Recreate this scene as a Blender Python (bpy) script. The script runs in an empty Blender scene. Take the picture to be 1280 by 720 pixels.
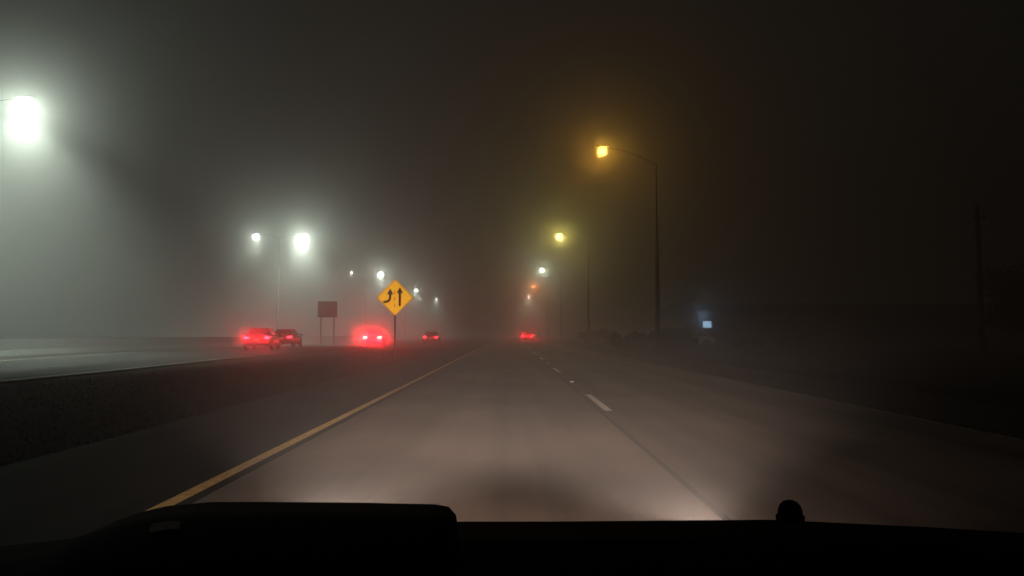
import bpy, bmesh, math, random
from mathutils import Vector, Matrix
random.seed(7)
scene = bpy.context.scene
scene.view_settings.view_transform = 'Standard'
scene.view_settings.look = 'None'
scene.view_settings.exposure = 0

# ------------------------------------------------------------------ helpers
def link(o):
    scene.collection.objects.link(o); return o

def new_mat(name, col, rough=0.7, scale=8.0, amount=0.25, metallic=0.0, bump=0.0, emis=None, estr=0.0, stretch=(1,1,1), spec=0.5):
    m = bpy.data.materials.new(name); m.use_nodes = True
    nt = m.node_tree; b = nt.nodes['Principled BSDF']
    b.inputs['Roughness'].default_value = rough
    b.inputs['Metallic'].default_value = metallic
    b.inputs['Specular IOR Level'].default_value = spec
    tc = nt.nodes.new('ShaderNodeTexCoord'); mp = nt.nodes.new('ShaderNodeMapping')
    mp.inputs['Scale'].default_value = stretch
    nt.links.new(tc.outputs['Object'], mp.inputs['Vector'])
    n = nt.nodes.new('ShaderNodeTexNoise'); n.inputs['Scale'].default_value = scale
    n.inputs['Detail'].default_value = 5
    nt.links.new(mp.outputs['Vector'], n.inputs['Vector'])
    r = nt.nodes.new('ShaderNodeValToRGB')
    r.color_ramp.elements[0].position = 0.3; r.color_ramp.elements[1].position = 0.7
    r.color_ramp.elements[0].color = (*[c*(1-amount) for c in col], 1)
    r.color_ramp.elements[1].color = (*[min(1, c*(1+amount)) for c in col], 1)
    nt.links.new(n.outputs['Fac'], r.inputs['Fac'])
    nt.links.new(r.outputs['Color'], b.inputs['Base Color'])
    if bump > 0:
        bp = nt.nodes.new('ShaderNodeBump'); bp.inputs['Strength'].default_value = bump
        bp.inputs['Distance'].default_value = 0.02
        nt.links.new(n.outputs['Fac'], bp.inputs['Height'])
        nt.links.new(bp.outputs['Normal'], b.inputs['Normal'])
    if emis:
        b.inputs['Emission Color'].default_value = (*emis, 1)
        b.inputs['Emission Strength'].default_value = estr
        try: m.cycles.emission_sampling = 'NONE'
        except Exception: pass
    return m

def globe_mat(col, estr):
    """glowing clear refractor bowl: emits and lets the lamp's light through"""
    m = bpy.data.materials.new('glowing_refractor'); m.use_nodes = True; nt = m.node_tree
    for nd in list(nt.nodes): nt.nodes.remove(nd)
    out = nt.nodes.new('ShaderNodeOutputMaterial'); a = nt.nodes.new('ShaderNodeAddShader')
    t = nt.nodes.new('ShaderNodeBsdfTransparent'); e = nt.nodes.new('ShaderNodeEmission')
    e.inputs['Color'].default_value = (*col, 1); e.inputs['Strength'].default_value = estr
    nt.links.new(t.outputs[0], a.inputs[0]); nt.links.new(e.outputs[0], a.inputs[1]); nt.links.new(a.outputs[0], out.inputs['Surface'])
    try: m.cycles.emission_sampling = 'NONE'
    except Exception: pass
    return m

def mesh_obj(name, verts, faces, mat, smooth=False, parent=None, loc=(0,0,0), bevel=0):
    me = bpy.data.meshes.new(name); me.from_pydata([tuple(v) for v in verts], [], faces); me.update()
    bm = bmesh.new(); bm.from_mesh(me); bmesh.ops.recalc_face_normals(bm, faces=bm.faces[:]); bm.to_mesh(me); bm.free()
    if mat: me.materials.append(mat)
    if smooth:
        for p in me.polygons: p.use_smooth = True
    o = bpy.data.objects.new(name, me); link(o); o.location = loc
    if parent: o.parent = parent
    if bevel:
        md = o.modifiers.new('bevel', 'BEVEL'); md.width = bevel; md.segments = 3; md.limit_method = 'ANGLE'
    return o

def box_data(cx, cy, cz, sx, sy, sz):
    v = [(cx+a*sx/2, cy+b*sy/2, cz+c*sz/2) for a in (-1,1) for b in (-1,1) for c in (-1,1)]
    f = [(0,1,3,2),(4,6,7,5),(0,4,5,1),(2,3,7,6),(0,2,6,4),(1,5,7,3)]
    return v, f

def ball_data(rx, ry, rz, R=12, S=24):
    V=[(0,0,rz)];Fs=[]
    for i in range(1,R):
        a=math.pi*i/R
        for k in range(S):
            t=2*math.pi*k/S; V.append((math.sin(a)*math.cos(t)*rx,math.sin(a)*math.sin(t)*ry,math.cos(a)*rz))
    V.append((0,0,-rz)); L=len(V)-1
    for k in range(S):
        k2=(k+1)%S; Fs.append((0,1+k,1+k2)); b=1+(R-2)*S; Fs.append((L,b+k2,b+k))
    for i in range(R-2):
        for k in range(S):
            k2=(k+1)%S; Fs.append((1+i*S+k,1+(i+1)*S+k,1+(i+1)*S+k2,1+i*S+k2))
    return V,Fs

def tube_data(pts, radii, seg=12):
    pts = [Vector(p) for p in pts]; V = []; F = []
    for i, p in enumerate(pts):
        d = (pts[min(i+1,len(pts)-1)] - pts[max(i-1,0)]).normalized()
        up = Vector((0,1,0)) if abs(d.y) < 0.9 else Vector((1,0,0))
        a = d.cross(up).normalized(); b = d.cross(a).normalized()
        for k in range(seg):
            t = 2*math.pi*k/seg
            V.append(p + (a*math.cos(t)+b*math.sin(t))*radii[i])
    for i in range(len(pts)-1):
        for k in range(seg):
            k2 = (k+1) % seg
            F.append((i*seg+k, i*seg+k2, (i+1)*seg+k2, (i+1)*seg+k))
    F.append(tuple(range(seg))); F.append(tuple((len(pts)-1)*seg+k for k in range(seg)))
    return V, F

def tube(name, pts, radii, mat, parent=None, seg=12):
    V, F = tube_data(pts, radii, seg)
    return mesh_obj(name, V, F, mat, smooth=True, parent=parent)

def empty(name, loc, rotz=0, label=None, category=None, group=None):
    e = bpy.data.objects.new(name, None); link(e); e.location = loc; e.rotation_euler = (0,0,rotz)
    e.empty_display_size = 0.2
    if label: e['label'] = label
    if category: e['category'] = category
    if group: e['group'] = group
    return e

def tag(o, label, category, group=None):
    o['label'] = label; o['category'] = category
    if group: o['group'] = group
    return o

def point_light(name, loc, col, power, radius, parent=None):
    l = bpy.data.lights.new(name, 'POINT'); l.color = col; l.energy = power; l.shadow_soft_size = radius
    o = bpy.data.objects.new(name, l); link(o); o.location = loc
    if parent: o.parent = parent
    return o

def spot_light(name, loc, rot, col, power, radius, angle, blend, parent=None):
    l = bpy.data.lights.new(name, 'SPOT'); l.color = col; l.energy = power; l.shadow_soft_size = radius
    l.spot_size = math.radians(angle); l.spot_blend = blend
    o = bpy.data.objects.new(name, l); link(o); o.location = loc; o.rotation_euler = rot
    if parent: o.parent = parent
    return o

def sstep(a, b, x):
    t = max(0, min(1, (x-a)/(b-a))); return t*t*(3-2*t)

# ------------------------------------------------------------------ camera
CH = 1.2
F_PX = 1000.0
cam_d = bpy.data.cameras.new('camera'); cam = bpy.data.objects.new('camera', cam_d); link(cam)
cam_d.sensor_width = 36; cam_d.lens = 36*F_PX/1280
cam_d.clip_start = 0.05; cam_d.clip_end = 3000
cam.location = (0, 0, CH)
cam.rotation_euler = (math.radians(90+math.degrees(math.atan(57/F_PX))), 0, math.radians(-0.17))
scene.camera = cam

# ------------------------------------------------------------------ world
w = bpy.data.worlds.new('World'); scene.world = w; w.use_nodes = True
nt = w.node_tree; bg = nt.nodes['Background']
tc = nt.nodes.new('ShaderNodeTexCoord'); sx = nt.nodes.new('ShaderNodeSeparateXYZ')
nt.links.new(tc.outputs['Generated'], sx.inputs[0])
rp = nt.nodes.new('ShaderNodeValToRGB')
rp.color_ramp.elements[0].position = 0.0; rp.color_ramp.elements[0].color = (0.0070, 0.0072, 0.0068, 1)
rp.color_ramp.elements[1].position = 0.6; rp.color_ramp.elements[1].color = (0.0033, 0.0039, 0.0036, 1)
nt.links.new(sx.outputs['Z'], rp.inputs['Fac']); nt.links.new(rp.outputs['Color'], bg.inputs['Color'])
bg.inputs['Strength'].default_value = 1.0

# ------------------------------------------------------------------ materials
def road_material(name, base, rlo=0.5, rhi=0.8, spec=0.25):
    m = bpy.data.materials.new(name); m.use_nodes = True; nt = m.node_tree; b = nt.nodes['Principled BSDF']
    tc = nt.nodes.new('ShaderNodeTexCoord')
    def noise(sc, scale, detail=4):
        mp = nt.nodes.new('ShaderNodeMapping'); mp.inputs['Scale'].default_value = sc
        nt.links.new(tc.outputs['Object'], mp.inputs['Vector'])
        n = nt.nodes.new('ShaderNodeTexNoise'); n.inputs['Scale'].default_value = scale; n.inputs['Detail'].default_value = detail
        nt.links.new(mp.outputs['Vector'], n.inputs['Vector']); return n.outputs['Fac']
    def mr(s, a, c):
        q = nt.nodes.new('ShaderNodeMapRange'); nt.links.new(s, q.inputs[0])
        q.inputs[1].default_value = 0.3; q.inputs[2].default_value = 0.7; q.inputs[3].default_value = a; q.inputs[4].default_value = c
        return q.outputs[0]
    def mul(a, c):
        q = nt.nodes.new('ShaderNodeMath'); q.operation = 'MULTIPLY'; nt.links.new(a, q.inputs[0]); nt.links.new(c, q.inputs[1]); return q.outputs[0]
    streak = mr(noise((1.3,0.03,1), 1.0), 0.5, 1.4)
    patch = mr(noise((0.45,0.3,1), 1.0, 3), 0.62, 1.3)
    fine = mr(noise((1,1,1), 60.0, 6), 0.8, 1.2)
    v = mul(mul(streak, patch), fine)
    mix = nt.nodes.new('ShaderNodeVectorMath'); mix.operation = 'SCALE'; mix.inputs[0].default_value = base
    nt.links.new(v, mix.inputs['Scale']); nt.links.new(mix.outputs[0], b.inputs['Base Color'])
    rr = mr(noise((1.2,0.08,1), 1.0), rlo, rhi); nt.links.new(rr, b.inputs['Roughness'])
    b.inputs['Specular IOR Level'].default_value = spec
    bp = nt.nodes.new('ShaderNodeBump'); bp.inputs['Strength'].default_value = 0.35; bp.inputs['Distance'].default_value = 0.01
    nt.links.new(noise((1,1,1), 40.0, 6), bp.inputs['Height']); nt.links.new(bp.outputs['Normal'], b.inputs['Normal'])
    return m

M_road = road_material('worn_concrete_road', (0.162, 0.124, 0.103), 0.65, 0.9)
M_ramp = road_material('damp_asphalt_ramp', (0.013, 0.013, 0.0125), 0.75, 0.95, 0.06)
M_shoulder = road_material('dark_asphalt_shoulder', (0.026, 0.020, 0.017), 0.8, 0.95, 0.08)
M_grass = new_mat('dark_winter_grass', (0.011, 0.010, 0.008), 0.95, 0.5, 0.4, bump=0.1, spec=0.02)
M_blade = new_mat('grass_blades', (0.010, 0.009, 0.007), 0.95, 1.5, 0.4, spec=0.0)
M_yellow = new_mat('worn_yellow_paint', (0.85, 0.50, 0.11), 0.6, 14, 0.25)
M_white = new_mat('worn_white_paint', (0.85, 0.80, 0.76), 0.6, 12, 0.2)
M_whitedim = new_mat('faded_white_paint', (0.18, 0.14, 0.11), 0.7, 3, 0.6)
M_seam = new_mat('tar_joint', (0.010, 0.009, 0.008), 0.8, 20, 0.3)
M_steel = new_mat('weathered_steel', (0.022, 0.022, 0.021), 0.9, 6, 0.2, spec=0.02)
M_dark = new_mat('dark_fixture_metal', (0.016, 0.016, 0.016), 0.8, 6, 0.2, spec=0.1)
M_wood = new_mat('weathered_pole_wood', (0.008, 0.007, 0.006), 0.9, 10, 0.35, stretch=(1,1,0.1), spec=0.05)
M_conc = new_mat('barrier_concrete', (0.05, 0.05, 0.047), 0.85, 3, 0.3, bump=0.3)
M_signy = new_mat('yellow_sheeting_painted_glow', (0.85, 0.45, 0.02), 0.45, 30, 0.05, emis=(1.0, 0.43, 0.010), estr=0.9)  # headlight return painted in as emission; the sheeting is no lamp
M_black = new_mat('sign_black_vinyl', (0.012, 0.012, 0.012), 0.5, 20, 0.2)
M_signback = new_mat('unlit_sign_sheet', (0.02, 0.025, 0.022), 0.5, 4, 0.3)
M_tyre = new_mat('tyre_rubber', (0.015, 0.015, 0.015), 0.9, 30, 0.2)
M_rim = new_mat('alloy_rim', (0.1, 0.1, 0.1), 0.35, 10, 0.1, metallic=0.9)
M_glass = new_mat('dark_car_glass', (0.012, 0.014, 0.016), 0.15, 3, 0.1)
M_tail = new_mat('lit_tail_lamp', (0.6, 0.02, 0.03), 0.3, 8, 0.1, emis=(1.0, 0.06, 0.10), estr=3.5)
M_tailhot = new_mat('blazing_tail_lamp', (0.6, 0.02, 0.03), 0.3, 8, 0.1, emis=(1.0, 0.45, 0.30), estr=14)
M_tailoff = new_mat('unlit_tail_lamp', (0.2, 0.01, 0.01), 0.3, 8, 0.1)
M_plate = new_mat('licence_plate_metal', (0.5, 0.5, 0.48), 0.5, 8, 0.1)
M_dash = new_mat('black_dashboard_plastic', (0.0012, 0.0011, 0.0010), 0.9, 90, 0.3, spec=0.02)
M_leaf = new_mat('dark_foliage', (0.009, 0.010, 0.007), 0.9, 1.2, 0.6, spec=0.05)
M_bark = new_mat('bark', (0.012, 0.011, 0.010), 0.95, 8, 0.4, bump=0.6)
M_wall = new_mat('corrugated_wall', (0.012, 0.012, 0.013), 0.8, 2, 0.25, stretch=(1,1,0.2), spec=0.1)
M_roof = new_mat('dark_roof_metal', (0.006, 0.006, 0.007), 0.8, 3, 0.2, spec=0.05)
M_door = new_mat('roller_door_paint', (0.022, 0.023, 0.024), 0.6, 4, 0.15, spec=0.1)

# ------------------------------------------------------------------ terrain
def zt(x, y):
    elev = 0.12*(1-sstep(-13.0, -11.0, x))*sstep(22, 45, y)*(1-sstep(64, 82, y))
    hump = 0.0
    if -12 < x < -4.6:
        t = (x+12)/7.4
        hump = 0.12*math.sin(math.pi*t)**1.2*(1-sstep(48, 66, y))
    right = 0.0
    if x > 9: right = (-0.25*sstep(9, 14, x) + 0.25*sstep(20, 26, x))*(1-sstep(48, 60, y))
    return elev + hump + right

xs = [-900,-500,-250,-120,-70,-50] + [-40 + i*0.75 for i in range(0, 72)] + [14.5,16,18,20,22,24,26,30,40,60,100,200,450,900]
ys = [-300,-100,-40] + [-20 + i*1.5 for i in range(0, 90)] + [118,125,140,170,220,300,450,700,1400]
V = [(x, y, zt(x,y)-0.045) for y in ys for x in xs]
n = len(xs)
Fc = [(j*n+i, j*n+i+1, (j+1)*n+i+1, (j+1)*n+i) for j in range(len(ys)-1) for i in range(n-1)]
g = mesh_obj('ground', V, Fc, M_grass, smooth=True)
g['kind'] = 'structure'; g['label'] = 'dark grassy verge and median ground'

def strip(name, path, hw, mat, dz, y0, y1, step=1.5, cols=6):
    V = []; Fs = []; ny = int((y1-y0)/step)+1
    for j in range(ny+1):
        y = y0+(y1-y0)*j/ny; cx = path(y)
        for i in range(cols+1):
            x = cx - hw + 2*hw*i/cols
            V.append((x, y, zt(x,y)+dz))
    for j in range(ny):
        for i in range(cols):
            a = j*(cols+1)+i
            Fs.append((a, a+1, a+cols+2, a+cols+1))
    return mesh_obj(name, V, Fs, mat)

FAR = 420
r = strip('road', lambda y: 1.75, 4.0, M_road, 0.0, -15, FAR, 3)
r['kind'] = 'structure'; r['label'] = 'worn pale concrete carriageway'
r = strip('road_shoulder', lambda y: -3.42, 1.16, M_shoulder, 0.0, -15, FAR, 3); r['kind'] = 'structure'; r['label'] = 'dark asphalt inner shoulder'
r = strip('road_shoulder', lambda y: 7.0, 1.24, M_shoulder, 0.0, -15, FAR, 3); r['kind'] = 'structure'; r['label'] = 'dark asphalt outer shoulder'

def ramp_x(y):
    return -17.0 + 8.0*sstep(58, 102, y)
RH = 4.4
r = strip('merging_road', ramp_x, RH, M_ramp, 0.008, -15, FAR, 1.5, 12); r['kind'] = 'structure'; r['label'] = 'damp asphalt road merging alongside'
r = strip('opposite_road', lambda y: -31.0, 5.5, M_ramp, 0.004, -15, FAR, 1.5, 14); r['kind'] = 'structure'; r['label'] = 'damp asphalt road beyond the barrier'

def marking(name, xc, y0, y1, wdt, mat, dz=0.006, lab='painted road line'):
    o = strip(name, xc if callable(xc) else (lambda y: xc), wdt/2, mat, dz, y0, y1, 2.0, 1)
    o['kind'] = 'structure'; o['label'] = lab
    return o
marking('yellow_edge_line', -2.4, -10, 300, 0.12, M_yellow, lab='worn yellow edge line')
marking('white_edge_line', 5.75, -10, 300, 0.08, M_whitedim, lab='faded white edge line')
marking('tar_joint', 1.40, -10, 300, 0.06, M_seam, 0.004, lab='dark tarred lane joint')
marking('ramp_edge_line', lambda y: ramp_x(y)+RH-0.25, -10, 300, 0.12, M_whitedim, 0.014, 'faded white ramp edge line')
marking('ramp_edge_line', lambda y: ramp_x(y)-RH+0.25, -10, 300, 0.12, M_whitedim, 0.014, 'faded white ramp edge line')
y = 0.2
while y < 200:
    marking('lane_dash', 1.54, y, y+3.3, 0.12, M_white, lab='white dashed lane line')
    yy = y + 7.4
    v = [(-0.05,-0.05,0),(0.05,-0.05,0),(0.05,0.05,0),(-0.05,0.05,0),(-0.04,-0.02,0.018),(0.04,-0.02,0.018),(0.04,0.02,0.018),(-0.04,0.02,0.018)]
    f = [(0,1,5,4),(1,2,6,5),(2,3,7,6),(3,0,4,7),(4,5,6,7)]
    if 12 < yy < 70:
        o = mesh_obj('road_stud', v, f, M_white, loc=(1.54, yy, 0.004))
        tag(o, 'small white raised reflective road stud on lane line', 'road stud', 'road studs along the lane line')
    y += 12.3

# grass tufts (uncountable)
V = []; Fs = []
def add_blade(x, y, h):
    a = random.uniform(0, math.pi); wv = random.uniform(0.005, 0.011)
    z = zt(x, y)-0.05; dx = math.cos(a)*wv; dy = math.sin(a)*wv
    lx = random.uniform(-.05,.05); ly = random.uniform(-.05,.05)
    i = len(V); V.extend([(x-dx,y-dy,z),(x+dx,y+dy,z),(x+lx,y+ly,z+h)]); Fs.append((i,i+1,i+2))
for _ in range(70000):
    yv = 4 + 62*random.random()**1.3
    if random.random() < 0.6: xv = random.uniform(-12.3, -4.65)
    else: xv = 8.35 + 14*random.random()**1.4
    add_blade(xv, yv, random.uniform(0.02, 0.055))
me = bpy.data.meshes.new('verge_grass'); me.from_pydata(V, [], Fs); me.materials.append(M_blade)
o = link(bpy.data.objects.new('verge_grass', me)); o['kind'] = 'stuff'; o['label'] = 'short dry grass on the verges'

# ------------------------------------------------------------------ barrier
prof = [(-0.30,0),(-0.28,0.08),(-0.14,0.33),(-0.08,0.85),(0.08,0.85),(0.14,0.33),(0.28,0.08),(0.30,0)]
V = []; Fs = []
yb = [-12 + i*2 for i in range(0, 160)]
for yv in yb:
    for (px, pz) in prof: V.append((-24.6+px, yv, zt(-24.6, yv)-0.03+pz))
m_ = len(prof)
for j in range(len(yb)-1):
    for i in range(m_-1): Fs.append((j*m_+i, j*m_+i+1, (j+1)*m_+i+1, (j+1)*m_+i))
Fs.append(tuple(range(m_))); Fs.append(tuple((len(yb)-1)*m_+i for i in range(m_)))
o = mesh_obj('concrete_barrier', V, Fs, M_conc); tag(o, 'long grey concrete median barrier between roads', 'barrier')

# ------------------------------------------------------------------ street lamps
def lamp_head(parent, x, z, side, col, p_point, p_spot, estr, gr=0.28, gcol=None):
    """cobra head with a round glowing refractor of radius gr under it"""
    h = empty('lamp_head', (x, 0, z)); h.parent = parent
    st = [(-0.42,0.05,0.03),(-0.34,0.12,0.06),(-0.1,0.16,0.08),(0.2,0.13,0.07),(0.38,0.05,0.04)]
    V = []; Fs = []; seg = 12
    for (sx_, wy, hz) in st:
        for k in range(seg):
            t = 2*math.pi*k/seg; zz = math.sin(t)*hz
            if zz < 0: zz *= 0.35
            V.append((sx_*side, math.cos(t)*wy, zz+0.05))
    for i in range(len(st)-1):
        for k in range(seg):
            k2=(k+1)%seg; Fs.append((i*seg+k,i*seg+k2,(i+1)*seg+k2,(i+1)*seg+k))
    Fs.append(tuple(range(seg))); Fs.append(tuple((len(st)-1)*seg+k for k in range(seg)))
    mesh_obj('housing', V, Fs, M_dark, smooth=True, parent=h)
    V,Fs = ball_data(gr, gr, gr)
    mesh_obj('lamp_globe', V, Fs, globe_mat(gcol or col, estr), smooth=True, parent=h, loc=(0,0,-gr-0.02))
    point_light('lamp_light', (0,0,-gr-0.1), col, p_point, 0.08, parent=h)
    if p_spot: spot_light('lamp_beam', (0,0,-gr-0.1), (0,0,0), col, p_spot, 0.08, 124, 0.85, parent=h)

def right_lamp(y, col, pp, ps, estr, label, gr=0.28, gcol=None):
    e = empty('street_lamp', (8.7, y, 0), label=label, category='street lamp', group='street lamps along the right verge')
    tube('pole', [(0,0,-0.05),(0,0,0.25),(0,0,0.3),(0,0,5.5),(0,0,8),(0,0,11.3)], [0.20,0.20,0.15,0.11,0.055,0.025], M_steel, e)
    pts = [(-3.0*t, 0, 11.2+1.0*math.sin(t*math.pi/2)) for t in [i/8 for i in range(9)]]
    tube('arm', pts, [0.013-0.003*i/8 for i in range(9)], M_steel, e, 8)
    lamp_head(e, -3.2, 12.3, -1, col, pp, ps, estr, gr, gcol)
    return e
right_lamp(47, (1.0,0.47,0.05), 320, 0, 3.5, 'steel street lamp glowing amber beside the road', 0.27, (1.0,0.58,0.10))
right_lamp(88, (1.0,0.82,0.18), 720, 0, 3.0, 'steel street lamp glowing yellow beside the road', 0.38, (1.0,0.85,0.32))
right_lamp(135, (0.80,1.0,0.72), 1000, 3000, 3, 'steel street lamp glowing pale green white', 0.42)
right_lamp(183, (1.0,0.22,0.04), 1800, 4500, 4, 'steel street lamp glowing orange in thick fog', 0.35)
right_lamp(230, (1.0,0.80,0.56), 900, 36000, 4, 'steel street lamp added to brighten the far fog', 0.3)  # extra far lamp, added to lift the fog at the horizon

def twin_lamp(y, a, b_, gr=0.4, gr2=0.25):
    col = (0.86,1.0,0.83)
    e = empty('twin_street_lamp', (-24.6, y, zt(-24.6,y)+0.82), label='twin arm steel street lamp on the concrete barrier', category='street lamp', group='white street lamps along the barrier')
    tube('pole', [(0,0,0),(0,0,0.2),(0,0,0.22),(0,0,6),(0,0,10.6)], [0.12,0.12,0.07,0.045,0.025], M_steel, e)
    for s in (1,-1):
        pts = [(s*2.3*t, 0, 10.5+0.5*math.sin(t*math.pi/2)) for t in [i/6 for i in range(7)]]
        tube('arm', pts, [0.013-0.003*i/6 for i in range(7)], M_steel, e, 8)
    lamp_head(e, 2.5, 11.0, 1, col, a[0], a[1], 8, gr)
    lamp_head(e, -2.5, 11.0, -1, col, b_[0], b_[1], 5, gr2)
twin_lamp(36, (1300,21000), (300,15000), 0.55)
twin_lamp(85, (1900,27000), (600,9000), 0.60, 0.32)
twin_lamp(137, (1500,22000), (200,3000), 0.50, 0.2)
twin_lamp(189, (1000,20000), (150,2000), 0.4, 0.2)
twin_lamp(241, (700,30000), (150,2000), 0.3, 0.2)  # farthest pair added to brighten the fog behind the road

# ------------------------------------------------------------------ merge sign
e = empty('warning_sign', (-5.3, 37, zt(-5.3,37)-0.04), label='yellow diamond added lane warning sign on a steel post', category='road sign')
v, f = box_data(0,0.03,1.5,0.07,0.045,3.0); mesh_obj('post', v, f, new_mat('sign_post_steel',(0.05,0.05,0.045),0.6,6,0.2), parent=e, bevel=0.005)
def rounded_diamond(R, cr, n=6):
    pts = []
    c = R - cr*math.sqrt(2)
    for q in range(4):
        a0 = q*math.pi/2
        cx, cz = c*math.cos(a0), c*math.sin(a0)
        for i in range(n+1):
            t = a0 - math.pi/4 + (math.pi/2)*i/n
            pts.append((cx+cr*math.cos(t), cz+cr*math.sin(t)))
    return pts
def plate(name, pts, y0, y1, mat, parent, loc):
    n_ = len(pts); V = [(p[0],y0,p[1]) for p in pts]+[(p[0],y1,p[1]) for p in pts]
    Fs = [tuple(range(n_)), tuple(range(n_, 2*n_))] + [(i,(i+1)%n_,n_+(i+1)%n_,n_+i) for i in range(n_)]
    return mesh_obj(name, V, Fs, mat, parent=parent, loc=loc)
ZS = 2.87 - e.location.z
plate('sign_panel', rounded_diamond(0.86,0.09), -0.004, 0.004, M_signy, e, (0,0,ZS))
o1 = rounded_diamond(0.825,0.07); i1 = rounded_diamond(0.80,0.06); n_ = len(o1)
V = [(p[0],-0.007,p[1]) for p in o1+i1]; Fs = [(i,(i+1)%n_,n_+(i+1)%n_,n_+i) for i in range(n_)]
mesh_obj('sign_border', V, Fs, M_black, parent=e, loc=(0,0,ZS))
def ribbon(pts, w):
    V=[];Fs=[]
    for i,p in enumerate(pts):
        a = Vector(pts[max(i-1,0)]); b = Vector(pts[min(i+1,len(pts)-1)]); d=(b-a).normalized(); nrm=Vector((-d.y,d.x))
        for s in (-1,1): V.append((p[0]+nrm.x*w/2*s,-0.008,p[1]+nrm.y*w/2*s))
    for i in range(len(pts)-1): Fs.append((2*i,2*i+1,2*i+3,2*i+2))
    return V,Fs
def arrow(name, pts, w, head):
    V,Fs = ribbon(pts,w); p = pts[-1]; i=len(V)
    V += [(p[0]-head/2,-0.0085,p[1]-0.02),(p[0]+head/2,-0.0085,p[1]-0.02),(p[0],-0.0085,p[1]+head*0.85)]; Fs.append((i,i+1,i+2))
    mesh_obj(name, V, Fs, M_black, parent=e, loc=(0,0,ZS))
arrow('straight_arrow', [(0.22,-0.40),(0.22,0.22)], 0.11, 0.31)
# curved arrow: leaves the lower corner sideways, bends up beside the lane line
cv = [(-0.54,-0.21),(-0.46,-0.20)]
for i in range(9):
    a = -math.pi/2 + (math.pi/2)*i/8
    cv.append((-0.43+0.20*math.cos(a), 0.0+0.20*math.sin(a)))
cv.append((-0.23,0.16))
arrow('curved_arrow', cv, 0.11, 0.31)
for za,zb_ in ((-0.46,-0.28),(-0.16,0.02),(0.14,0.34)):
    V,Fs = ribbon([(-0.02,za),(-0.02,zb_)],0.028)
    mesh_obj('lane_line_mark', V, Fs, M_black, parent=e, loc=(0,0,ZS))

# rectangular unlit sign
e2 = empty('roadside_sign', (-18.2, 80, zt(-18.2,80)-0.04), label='dark rectangular road sign on two posts in fog', category='road sign')
for s in (-0.65,0.65):
    v,f = box_data(s,0.05,2.2,0.1,0.06,4.4); mesh_obj('post', v, f, M_steel, parent=e2)
v,f = box_data(0,0,3.65,1.95,0.02,1.6); mesh_obj('sign_panel', v, f, M_signback, parent=e2, bevel=0.005)
v,f = box_data(0,-0.014,3.65,1.8,0.004,1.45); mesh_obj('sign_face', v, f, new_mat('sign_face_green',(0.010,0.036,0.028),0.6,3,0.4), parent=e2)

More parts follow.
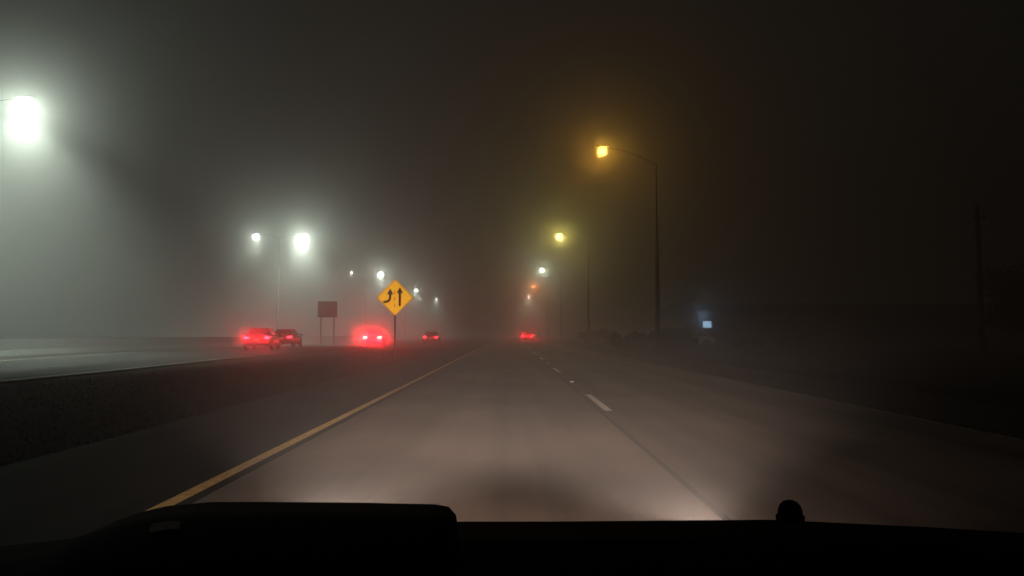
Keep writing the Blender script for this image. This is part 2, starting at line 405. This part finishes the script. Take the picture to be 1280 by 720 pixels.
# ------------------------------------------------------------------ cars
def build_car(name, loc, rotz, paint, label, group, lit=True, power=120, suv=False, lrad=0.07, tcol=(1.0,0.008,0.016), hot=False):
    e = empty(name, loc, rotz, label, 'car', group)
    mp = new_mat('car_paint', paint, 0.35, 3, 0.08, metallic=0.2)
    W = 0.9; H = 0.14 if suv else 0.0
    st = [(-2.28,0.80,0.42,0.72),(-2.22,0.84,0.32,0.93),(-2.0,0.87,0.26,0.99),(-1.3,W,0.22,0.98),(-0.4,W,0.20,0.95),(0.6,W,0.20,0.94),(1.1,0.89,0.20,0.92),(1.8,0.86,0.22,0.83),(2.15,0.79,0.27,0.74),(2.25,0.68,0.36,0.62)]
    V=[];Fs=[];seg=20
    for (yy,hw,z0,z1) in st:
        z1 += H; cz=(z0+z1)/2; hz=(z1-z0)/2
        for k in range(seg):
            t=2*math.pi*(k+0.5)/seg; c_=math.cos(t); s_=math.sin(t); ex=0.38
            V.append((math.copysign(abs(c_)**ex,c_)*hw*(1-0.06*max(0,s_)), yy, cz+math.copysign(abs(s_)**ex,s_)*hz))
    for i in range(len(st)-1):
        for k in range(seg):
            k2=(k+1)%seg; Fs.append((i*seg+k,i*seg+k2,(i+1)*seg+k2,(i+1)*seg+k))
    Fs.append(tuple(range(seg))); Fs.append(tuple((len(st)-1)*seg+k for k in range(seg)))
    mesh_obj('body', V, Fs, mp, smooth=True, parent=e)
    zb = 0.93+H; ztp = (1.44 if not suv else 1.74)
    if suv: yb0,yb1,yt0,yt1 = -2.12,0.95,-1.85,0.15
    else: yb0,yb1,yt0,yt1 = -1.85,1.05,-1.15,0.15
    wb,wt = 0.80,0.60 if not suv else 0.66
    B=[(-wb,yb0,zb),(wb,yb0,zb),(wb,yb1,zb),(-wb,yb1,zb)]; T=[(-wt,yt0,ztp),(wt,yt0,ztp),(wt,yt1,ztp),(-wt,yt1,ztp)]
    mesh_obj('roof', B+T, [(0,1,2,3),(4,5,6,7),(0,1,5,4),(1,2,6,5),(2,3,7,6),(3,0,4,7)], mp, parent=e, bevel=0.06)
    def pane(nm, q, u0,u1,v0,v1):
        q=[Vector(a) for a in q]; nn=(q[1]-q[0]).cross(q[3]-q[0]).normalized()
        ctr=sum(q,Vector())/4
        if (ctr-Vector((0,-0.4,1.1))).dot(nn)<0: nn=-nn
        def P(u,v_): return (q[0]*(1-u)+q[1]*u)*(1-v_)+(q[3]*(1-u)+q[2]*u)*v_
        mesh_obj(nm,[P(u0,v0)+nn*0.008,P(u1,v0)+nn*0.008,P(u1,v1)+nn*0.008,P(u0,v1)+nn*0.008],[(0,1,2,3)],M_glass,parent=e)
    pane('rear_window',(B[0],B[1],T[1],T[0]),0.1,0.9,0.16,0.88)
    pane('windshield',(B[3],B[2],T[2],T[3]),0.07,0.93,0.1,0.92)
    for a,b,c,d in ((B[0],B[3],T[3],T[0]),(B[1],B[2],T[2],T[1])):
        pane('side_window',(a,b,c,d),0.10,0.44,0.12,0.86); pane('side_window',(a,b,c,d),0.48,0.88,0.12,0.86)
    for sx_ in (-1,1):
        for yy in (-1.38,1.36):
            wh = empty('wheel',(sx_*0.80,yy,0.33)); wh.parent=e
            V_,F_=tube_data([(-0.11,0,0),(-0.07,0,0),(0.07,0,0),(0.11,0,0)],[0.29,0.33,0.33,0.29],20); mesh_obj('tyre',V_,F_,M_tyre,True,wh)
            V_,F_=tube_data([(sx_*0.108,0,0),(sx_*0.118,0,0)],[0.2,0.19],16); mesh_obj('rim',V_,F_,M_rim,False,wh)
        x0,x1 = sx_*0.46, sx_*0.80; zc = 0.80+H
        v=[(x0,-2.28,zc-0.07),(x1,-2.26,zc-0.09),(sx_*0.865,-2.05,zc-0.02),(x0,-2.28,zc+0.06),(x1,-2.26,zc+0.10),(sx_*0.865,-2.05,zc+0.10),
           (x0,-2.15,zc-0.07),(x1,-2.0,zc-0.09),(x0,-2.15,zc+0.06),(x1,-2.0,zc+0.10)]
        f=[(0,1,4,3),(1,2,5,4),(0,6,7,1),(1,7,2),(3,4,9,8),(4,5,9),(0,3,8,6),(6,8,9,7),(7,9,5,2)]
        mesh_obj('tail_lamp', v, f, (M_tailhot if hot else M_tail) if lit else M_tailoff, parent=e)
        if lit: point_light('tail_light', (sx_*0.64,-2.30-lrad-0.02,zc), tcol, power, lrad, parent=e)
        v,f=box_data(sx_*0.98,0.72,1.0+H,0.18,0.1,0.13); mesh_obj('side_mirror', v, f, mp, parent=e, bevel=0.03)
    v,f=box_data(0,-2.29,0.68+H,0.32,0.02,0.16); mesh_obj('licence_plate', v, f, M_plate, parent=e)
    v,f=box_data(0,-2.24,0.42+H*0.5,1.66,0.16,0.16); mesh_obj('rear_bumper', v, f, M_dark, parent=e, bevel=0.04)
    return e

def glow_mist_mat(dens):
    m=bpy.data.materials.new('tail_glow_volume'); m.use_nodes=True; nt=m.node_tree
    for nd in list(nt.nodes): nt.nodes.remove(nd)
    out=nt.nodes.new('ShaderNodeOutputMaterial'); sc=nt.nodes.new('ShaderNodeVolumeScatter'); sc.inputs['Anisotropy'].default_value=0.2
    tc=nt.nodes.new('ShaderNodeTexCoord'); gr=nt.nodes.new('ShaderNodeTexGradient'); gr.gradient_type='SPHERICAL'
    mm=nt.nodes.new('ShaderNodeMath'); mm.operation='MULTIPLY'; mm.inputs[1].default_value=dens
    nt.links.new(tc.outputs['Object'],gr.inputs['Vector']); nt.links.new(gr.outputs['Fac'],mm.inputs[0])
    nt.links.new(mm.outputs[0],sc.inputs['Density']); nt.links.new(sc.outputs[0],out.inputs['Volume'])
    return m
def tail_glow(loc, rx, ry, rz, dens):  # mist added behind cars to carry the red glow of the tail lamps
    V,Fs=ball_data(1,1,1)
    o=mesh_obj('tail_glow_mist',V,Fs,glow_mist_mat(dens),True,loc=loc); o.scale=(rx,ry,rz)
    o['kind']='stuff'; o['label']='added mist volume for the red tail light glow behind a car'
G='cars driving away in the fog'
build_car('car',(-16.6,54,zt(-16.6,54)+0.01),0.12,(0.06,0.012,0.012),'dark red car with lit tail lights on the merging road',G,True,220,lrad=0.09)
build_car('car',(-18.3,66,zt(-18.3,66)+0.01),0.06,(0.04,0.04,0.04),'grey saloon car with dim red tail lights on the merging road',G,True,60)
build_car('car',(-12.75,76,zt(-12.75,76)+0.01),0.05,(0.03,0.03,0.03),'dark car braking with blazing red tail lights',G,True,1200,lrad=0.10,hot=True)
build_car('car',(-8.9,92,0.01),0.02,(0.08,0.08,0.08),'pale car with faint red tail lights ahead in fog',G,True,60)
build_car('car',(2.6,122,0.01),0,(0.05,0.05,0.05),'distant car with bright red tail lights on the main road',G,True,300,lrad=0.10)
tail_glow((-12.75,73.1,0.85),2.4,1.1,1.5,0.9)
tail_glow((2.6,119,0.85),1.6,1.1,0.9,0.5)
tail_glow((-16.4,51.2,0.95),1.5,0.8,0.8,0.35)

# ------------------------------------------------------------------ building and yard
bx0,bx1,by0,by1 = 17.9, 70.0, 76.0, 96.0
e = empty('warehouse', (0,0,-0.05), label='long low dark warehouse with roller doors and shallow roof', category='building')
v,f = box_data((bx0+bx1)/2,(by0+by1)/2,1.6,bx1-bx0,by1-by0,3.2); mesh_obj('wall', v, f, M_wall, parent=e)
v=[(bx0-.4,by0-.5,3.2),(bx1+.4,by0-.5,3.2),(bx1+.4,by1+.5,3.2),(bx0-.4,by1+.5,3.2),(bx0-.4,(by0+by1)/2,4.5),(bx1+.4,(by0+by1)/2,4.5),
   (bx0-.4,by0-.5,3.4),(bx1+.4,by0-.5,3.4),(bx1+.4,by1+.5,3.4),(bx0-.4,by1+.5,3.4)]
mesh_obj('roof', v, [(0,1,7,6),(6,7,5,4),(4,5,8,9),(9,8,2,3),(0,6,4,9,3),(1,7,5,8,2),(0,1,2,3)], M_roof, parent=e)
for i in range(6):
    xx = bx0+5+i*8
    v,f=box_data(xx,by0-0.02,1.35,2.8,0.08,2.6); mesh_obj('roller_door', v, f, M_door, parent=e)
    v,f=box_data(xx+4,by0-0.02,1.9,1.3,0.06,0.9); mesh_obj('window', v, f, M_glass, parent=e)
M_litwin=new_mat('lit_office_window',(0.4,0.5,0.6),0.4,2,0.1,emis=(0.42,0.66,0.85),estr=0.9)
v,f=box_data(bx0+0.85,by0-0.03,2.12,0.80,0.08,0.62); mesh_obj('window', v, f, M_litwin, parent=e)['label']='window lit pale blue'
v,f=box_data(bx0-0.15,by0+1,2.7,0.3,0.3,0.15); mesh_obj('wall_lamp', v, f, M_dark, parent=e)
point_light('wall_lamp_light',(bx0+0.2,by0-0.9,2.9),(0.42,0.70,1.0),45,0.1,parent=e)
r = mesh_obj('yard_pavement',[(12,64,0.012),(70,64,0.012),(70,75.5,0.012),(12,75.5,0.012)],[(0,1,2,3)],M_ramp); r['kind']='structure'; r['label']='asphalt yard beside the warehouse'
build_car('parked_car',(16.4,73,0.02),1.45,(0.5,0.5,0.52),'pale parked car lit by a bluish wall lamp','cars parked by the warehouse',False)
build_car('parked_car',(13.6,70.5,0.02),0.1,(0.03,0.03,0.03),'dark parked sport utility car beside the warehouse yard','cars parked by the warehouse',False,suv=True)

# ------------------------------------------------------------------ utility pole
e = empty('utility_pole',(29.5,50,-0.05),label='tall dark wooden utility pole with a crossarm',category='utility pole')
tube('pole',[(0,0,0),(0,0,9.3)],[0.2,0.13],M_wood,e,10)
v,f=box_data(0,-0.16,8.5,0.8,0.1,0.12); mesh_obj('crossarm',v,f,M_wood,parent=e)
for s in (-0.3,0.0,0.3):
    tube('insulator',[(s,-0.16,8.56),(s,-0.16,8.66),(s,-0.16,8.74)],[0.03,0.06,0.025],M_dark,e,8)

# ------------------------------------------------------------------ plants
def leaf_cloud(clumps, n_leaf, size):
    V=[];Fs=[]
    for _ in range(n_leaf):
        c, rad = random.choice(clumps)
        d = Vector((random.gauss(0,1),random.gauss(0,1),random.gauss(0,1))).normalized()*rad*random.uniform(0.45,1.08)
        p = Vector(c)+Vector((d.x,d.y,d.z*0.8))
        a = Vector((random.uniform(-1,1),random.uniform(-1,1),random.uniform(-1,1))).normalized()
        b = a.cross(Vector((random.uniform(-1,1),random.uniform(-1,1),random.uniform(-1,1)))).normalized()
        s = size*random.uniform(0.6,1.4); i=len(V)
        V.extend([p-a*s, p+b*s*0.5, p+a*s, p-b*s*0.5]); Fs.append((i,i+1,i+2,i+3))
    return V,Fs
def tree(loc, h, rad, label, nl=9000):
    e = empty('tree', loc, label=label, category='tree', group='trees on the verge beside the road')
    V,F_ = tube_data([(0,0,-0.1),(0.05,0,h*0.25),(-0.05,0.05,h*0.5),(0.05,0,h*0.85)],[0.2,0.16,0.11,0.03],10)
    clumps=[]
    for i in range(20):
        z0=h*random.uniform(0.22,0.75); a=random.uniform(0,2*math.pi); L=rad*random.uniform(0.5,1.0)*(1.15-z0/h*0.7)
        tip=Vector((math.cos(a)*L,math.sin(a)*L,z0+L*0.35)); V2,F2=tube_data([(0,0,z0),tuple(tip*0.5+Vector((0,0,z0*0.5))),tuple(tip)],[0.07,0.045,0.015],6)
        b0=len(V); V+=V2; F_+=[tuple(q+b0 for q in fa) for fa in F2]
        clumps.append((tip,rad*random.uniform(0.2,0.36)))
        clumps.append((tip*0.65+Vector((0,0,z0*0.4)),rad*random.uniform(0.15,0.3)))
    clumps.append((Vector((0,0,h*0.88)),rad*0.3))
    mesh_obj('trunk',V,F_,M_bark,parent=e,smooth=True)
    V,F_=leaf_cloud(clumps,nl,0.12); me=bpy.data.meshes.new('crown'); me.from_pydata([tuple(v) for v in V],[],F_); me.materials.append(M_leaf)
    o=link(bpy.data.objects.new('crown',me)); o.parent=e
tree((30.6,46,-0.05),4.8,2.8,'dark leafy tree beside the utility pole')
tree((38.5,60,-0.05),6.6,3.6,'dark leafy spreading tree on the grass verge')
def shrub(loc, rx, h, label='dark rounded shrub on the grass verge'):
    clumps=[(Vector((random.uniform(-rx,rx)*0.8,random.uniform(-0.6,0.6),h*random.uniform(0.25,0.72))),h*random.uniform(0.2,0.34)) for _ in range(13)]
    V,F_=leaf_cloud(clumps,3600,0.07)
    for c,_ in clumps:
        V2,F2=tube_data([(c.x*0.2,c.y*0.2,0),tuple(c)],[0.03,0.01],5); b0=len(V); V+=V2; F_+=[tuple(q+b0 for q in fa) for fa in F2]
    me=bpy.data.meshes.new('shrub'); me.from_pydata([tuple(v) for v in V],[],F_); me.materials.append(M_leaf)
    o=link(bpy.data.objects.new('shrub',me)); o.location=loc; tag(o,label,'shrub','shrubs on the verge beside the road')
for (px,d,h) in ((785,62,1.5),(812,62,1.7),(836,60,2.1),(852,60,2.0),(735,95,1.9),(760,92,2.1),(935,60,1.2),(990,62,1.3)):
    x=(px-637)*d/1000; shrub((x,d,zt(x,d)-0.05),1.3 if px!=852 else 0.8,h)

# ------------------------------------------------------------------ own car (dashboard, bonnet, headlights)
e = empty('own_car',(0,0,0),label='black dashboard and bonnet of the car driving on the road',category='car')
def sil(px):
    P=[(-200,0.275),(0,0.262),(200,0.240),(570,0.231),(700,0.231),(960,0.229),(1150,0.238),(1280,0.246),(1500,0.27)]
    for (a,va),(b,vb) in zip(P,P[1:]):
        if a<=px<=b: return va+(vb-va)*(px-a)/(b-a)
    return 0.275
V=[];Fs=[];NX=60;NY=8
for j in range(NY+1):
    yy=0.30+0.62*j/NY
    for i in range(NX+1):
        xx=-0.80+1.6*i/NX
        zz=CH-0.92*sil(637+xx/0.92*1000)-0.10*(1-j/NY)**1.6
        V.append((xx,yy,zz))
for j in range(NY):
    for i in range(NX):
        a=j*(NX+1)+i; Fs.append((a,a+1,a+NX+2,a+NX+1))
b0=len(V)
for i in range(NX+1):
    xx=-0.80+1.6*i/NX; V.append((xx,0.93,0.55))
for i in range(NX): Fs.append((NY*(NX+1)+i,NY*(NX+1)+i+1,b0+i+1,b0+i))
b1=len(V)
for i in range(NX+1):
    xx=-0.80+1.6*i/NX; V.append((xx,0.32,0.55))
for i in range(NX): Fs.append((i,i+1,b1+i+1,b1+i))
mesh_obj('dashboard',V,Fs,M_dash,smooth=True,parent=e)
def X(px,d): return (px-637)*d/1000
def Z(py,d): return CH-(py-417)*d/1000
top=[(100,668),(125,660),(150,648),(180,637),(215,629),(270,624),(340,624),(450,625),(545,627),(562,630),(571,640),(574,668)]
V=[];Fs=[]
ds=[0.42,0.50,0.58,0.64,0.66]; drop=[0.045,0.012,0.0,0.0,0.012]
for d,dr in zip(ds,drop):
    for (a,b) in top: V.append((X(a,0.64),d,Z(b,0.64)-dr))
nT=len(top)
for j in range(len(ds)-1):
    for i in range(nT-1): Fs.append((j*nT+i,j*nT+i+1,(j+1)*nT+i+1,(j+1)*nT+i))
c0=len(V)
for (a,b) in top: V.append((X(a,0.64),0.665,0.85))
for i in range(nT-1): Fs.append(((len(ds)-1)*nT+i,(len(ds)-1)*nT+i+1,c0+i+1,c0+i))
mesh_obj('instrument_hood',V,Fs,M_dash,smooth=True,parent=e)
M_glint=new_mat('painted_dash_glint',(0.004,0.004,0.003),0.8,160,0.8,emis=(0.9,0.8,0.6),estr=0.004,spec=0.0)  # weak emission paints a glint of light on the instrument hood
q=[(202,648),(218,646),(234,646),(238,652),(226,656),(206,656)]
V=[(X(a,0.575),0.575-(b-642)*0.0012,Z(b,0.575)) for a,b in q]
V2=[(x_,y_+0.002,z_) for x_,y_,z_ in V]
mesh_obj('painted_glint',V+V2,[tuple(range(6)),tuple(range(6,12))]+[(i,(i+1)%6,6+(i+1)%6,6+i) for i in range(6)],M_glint,parent=e)
V=[];Fs=[];d=0.86;R=0.0128
rg=[(1.15,-0.3),(1.15,0.0),(1.0,0.05),(0.98,0.35),(0.85,0.65),(0.6,0.88),(0.3,0.99),(0.02,1.03)]
for rr,hh in rg:
    for k in range(24):
        t=2*math.pi*k/24; V.append((rr*R*math.cos(t),rr*R*math.sin(t),hh*R*1.25))
for i in range(len(rg)-1):
    for k in range(24):
        k2=(k+1)%24; Fs.append((i*24+k,i*24+k2,(i+1)*24+k2,(i+1)*24+k))
mesh_obj('light_sensor',V,Fs,M_dash,smooth=True,parent=e,loc=(X(983,d),d,Z(641,d)))
V=[];Fs=[];bs=[(0.95,0.80,0.74),(1.5,0.84,0.70),(2.0,0.82,0.64),(2.32,0.74,0.56),(2.42,0.62,0.46)]
for yy,hw,zz in bs:
    for k in range(9):
        t=-1+2*k/8; V.append((hw*t,yy,zz-0.07*abs(t)**3))
    V.append((hw,yy,0.3)); V.append((-hw,yy,0.3))
for j in range(len(bs)-1):
    for k in range(11): Fs.append((j*11+k,j*11+(k+1)%11,(j+1)*11+(k+1)%11,(j+1)*11+k))
Fs.append(tuple(range(11))); Fs.append(tuple(44+k for k in range(11)))
mesh_obj('bonnet',V,Fs,M_dash,smooth=True,parent=e)
M_hl=new_mat('lit_headlight_lens',(0.8,0.8,0.8),0.2,5,0.05,emis=(1,0.85,0.7),estr=3)
for s in (-0.62,0.62):
    V_,F_=tube_data([(s,2.40,0.50),(s,2.46,0.50)],[0.08,0.075],16); mesh_obj('headlight',V_,F_,M_hl,parent=e)
    # low beam: broad near wash plus a narrower forward throw
    o=spot_light('headlight_beam',(s,2.50,0.55),(math.radians(90-5.0),0,math.radians(-1.0)),(1.0,0.74,0.60),480,0.08,100,1.0,e)
    o.scale=(1.0,0.46,1.0)
    o=spot_light('headlight_beam',(s,2.52,0.56),(math.radians(90-0.8),0,math.radians(-1.0)),(1.0,0.75,0.61),6600,0.06,64,1.0,e)
    o.scale=(1.0,0.21,1.0)

# ------------------------------------------------------------------ fog
v,f=box_data(0,190,30,460,460,64)
fog=mesh_obj('fog',v,f,None); fog['kind']='stuff'; fog['label']='thin night fog over the whole road'
m=bpy.data.materials.new('fog_volume'); m.use_nodes=True; nt=m.node_tree
for nd in list(nt.nodes): nt.nodes.remove(nd)
out=nt.nodes.new('ShaderNodeOutputMaterial'); add=nt.nodes.new('ShaderNodeAddShader')
s1=nt.nodes.new('ShaderNodeVolumeScatter'); s2=nt.nodes.new('ShaderNodeVolumeScatter')
s1.inputs['Density'].default_value=0.006; s1.inputs['Anisotropy'].default_value=0.93
s2.inputs['Density'].default_value=0.007; s2.inputs['Anisotropy'].default_value=0.2
nt.links.new(s1.outputs[0],add.inputs[0]); nt.links.new(s2.outputs[0],add.inputs[1]); nt.links.new(add.outputs[0],out.inputs['Volume'])
fog.data.materials.append(m)
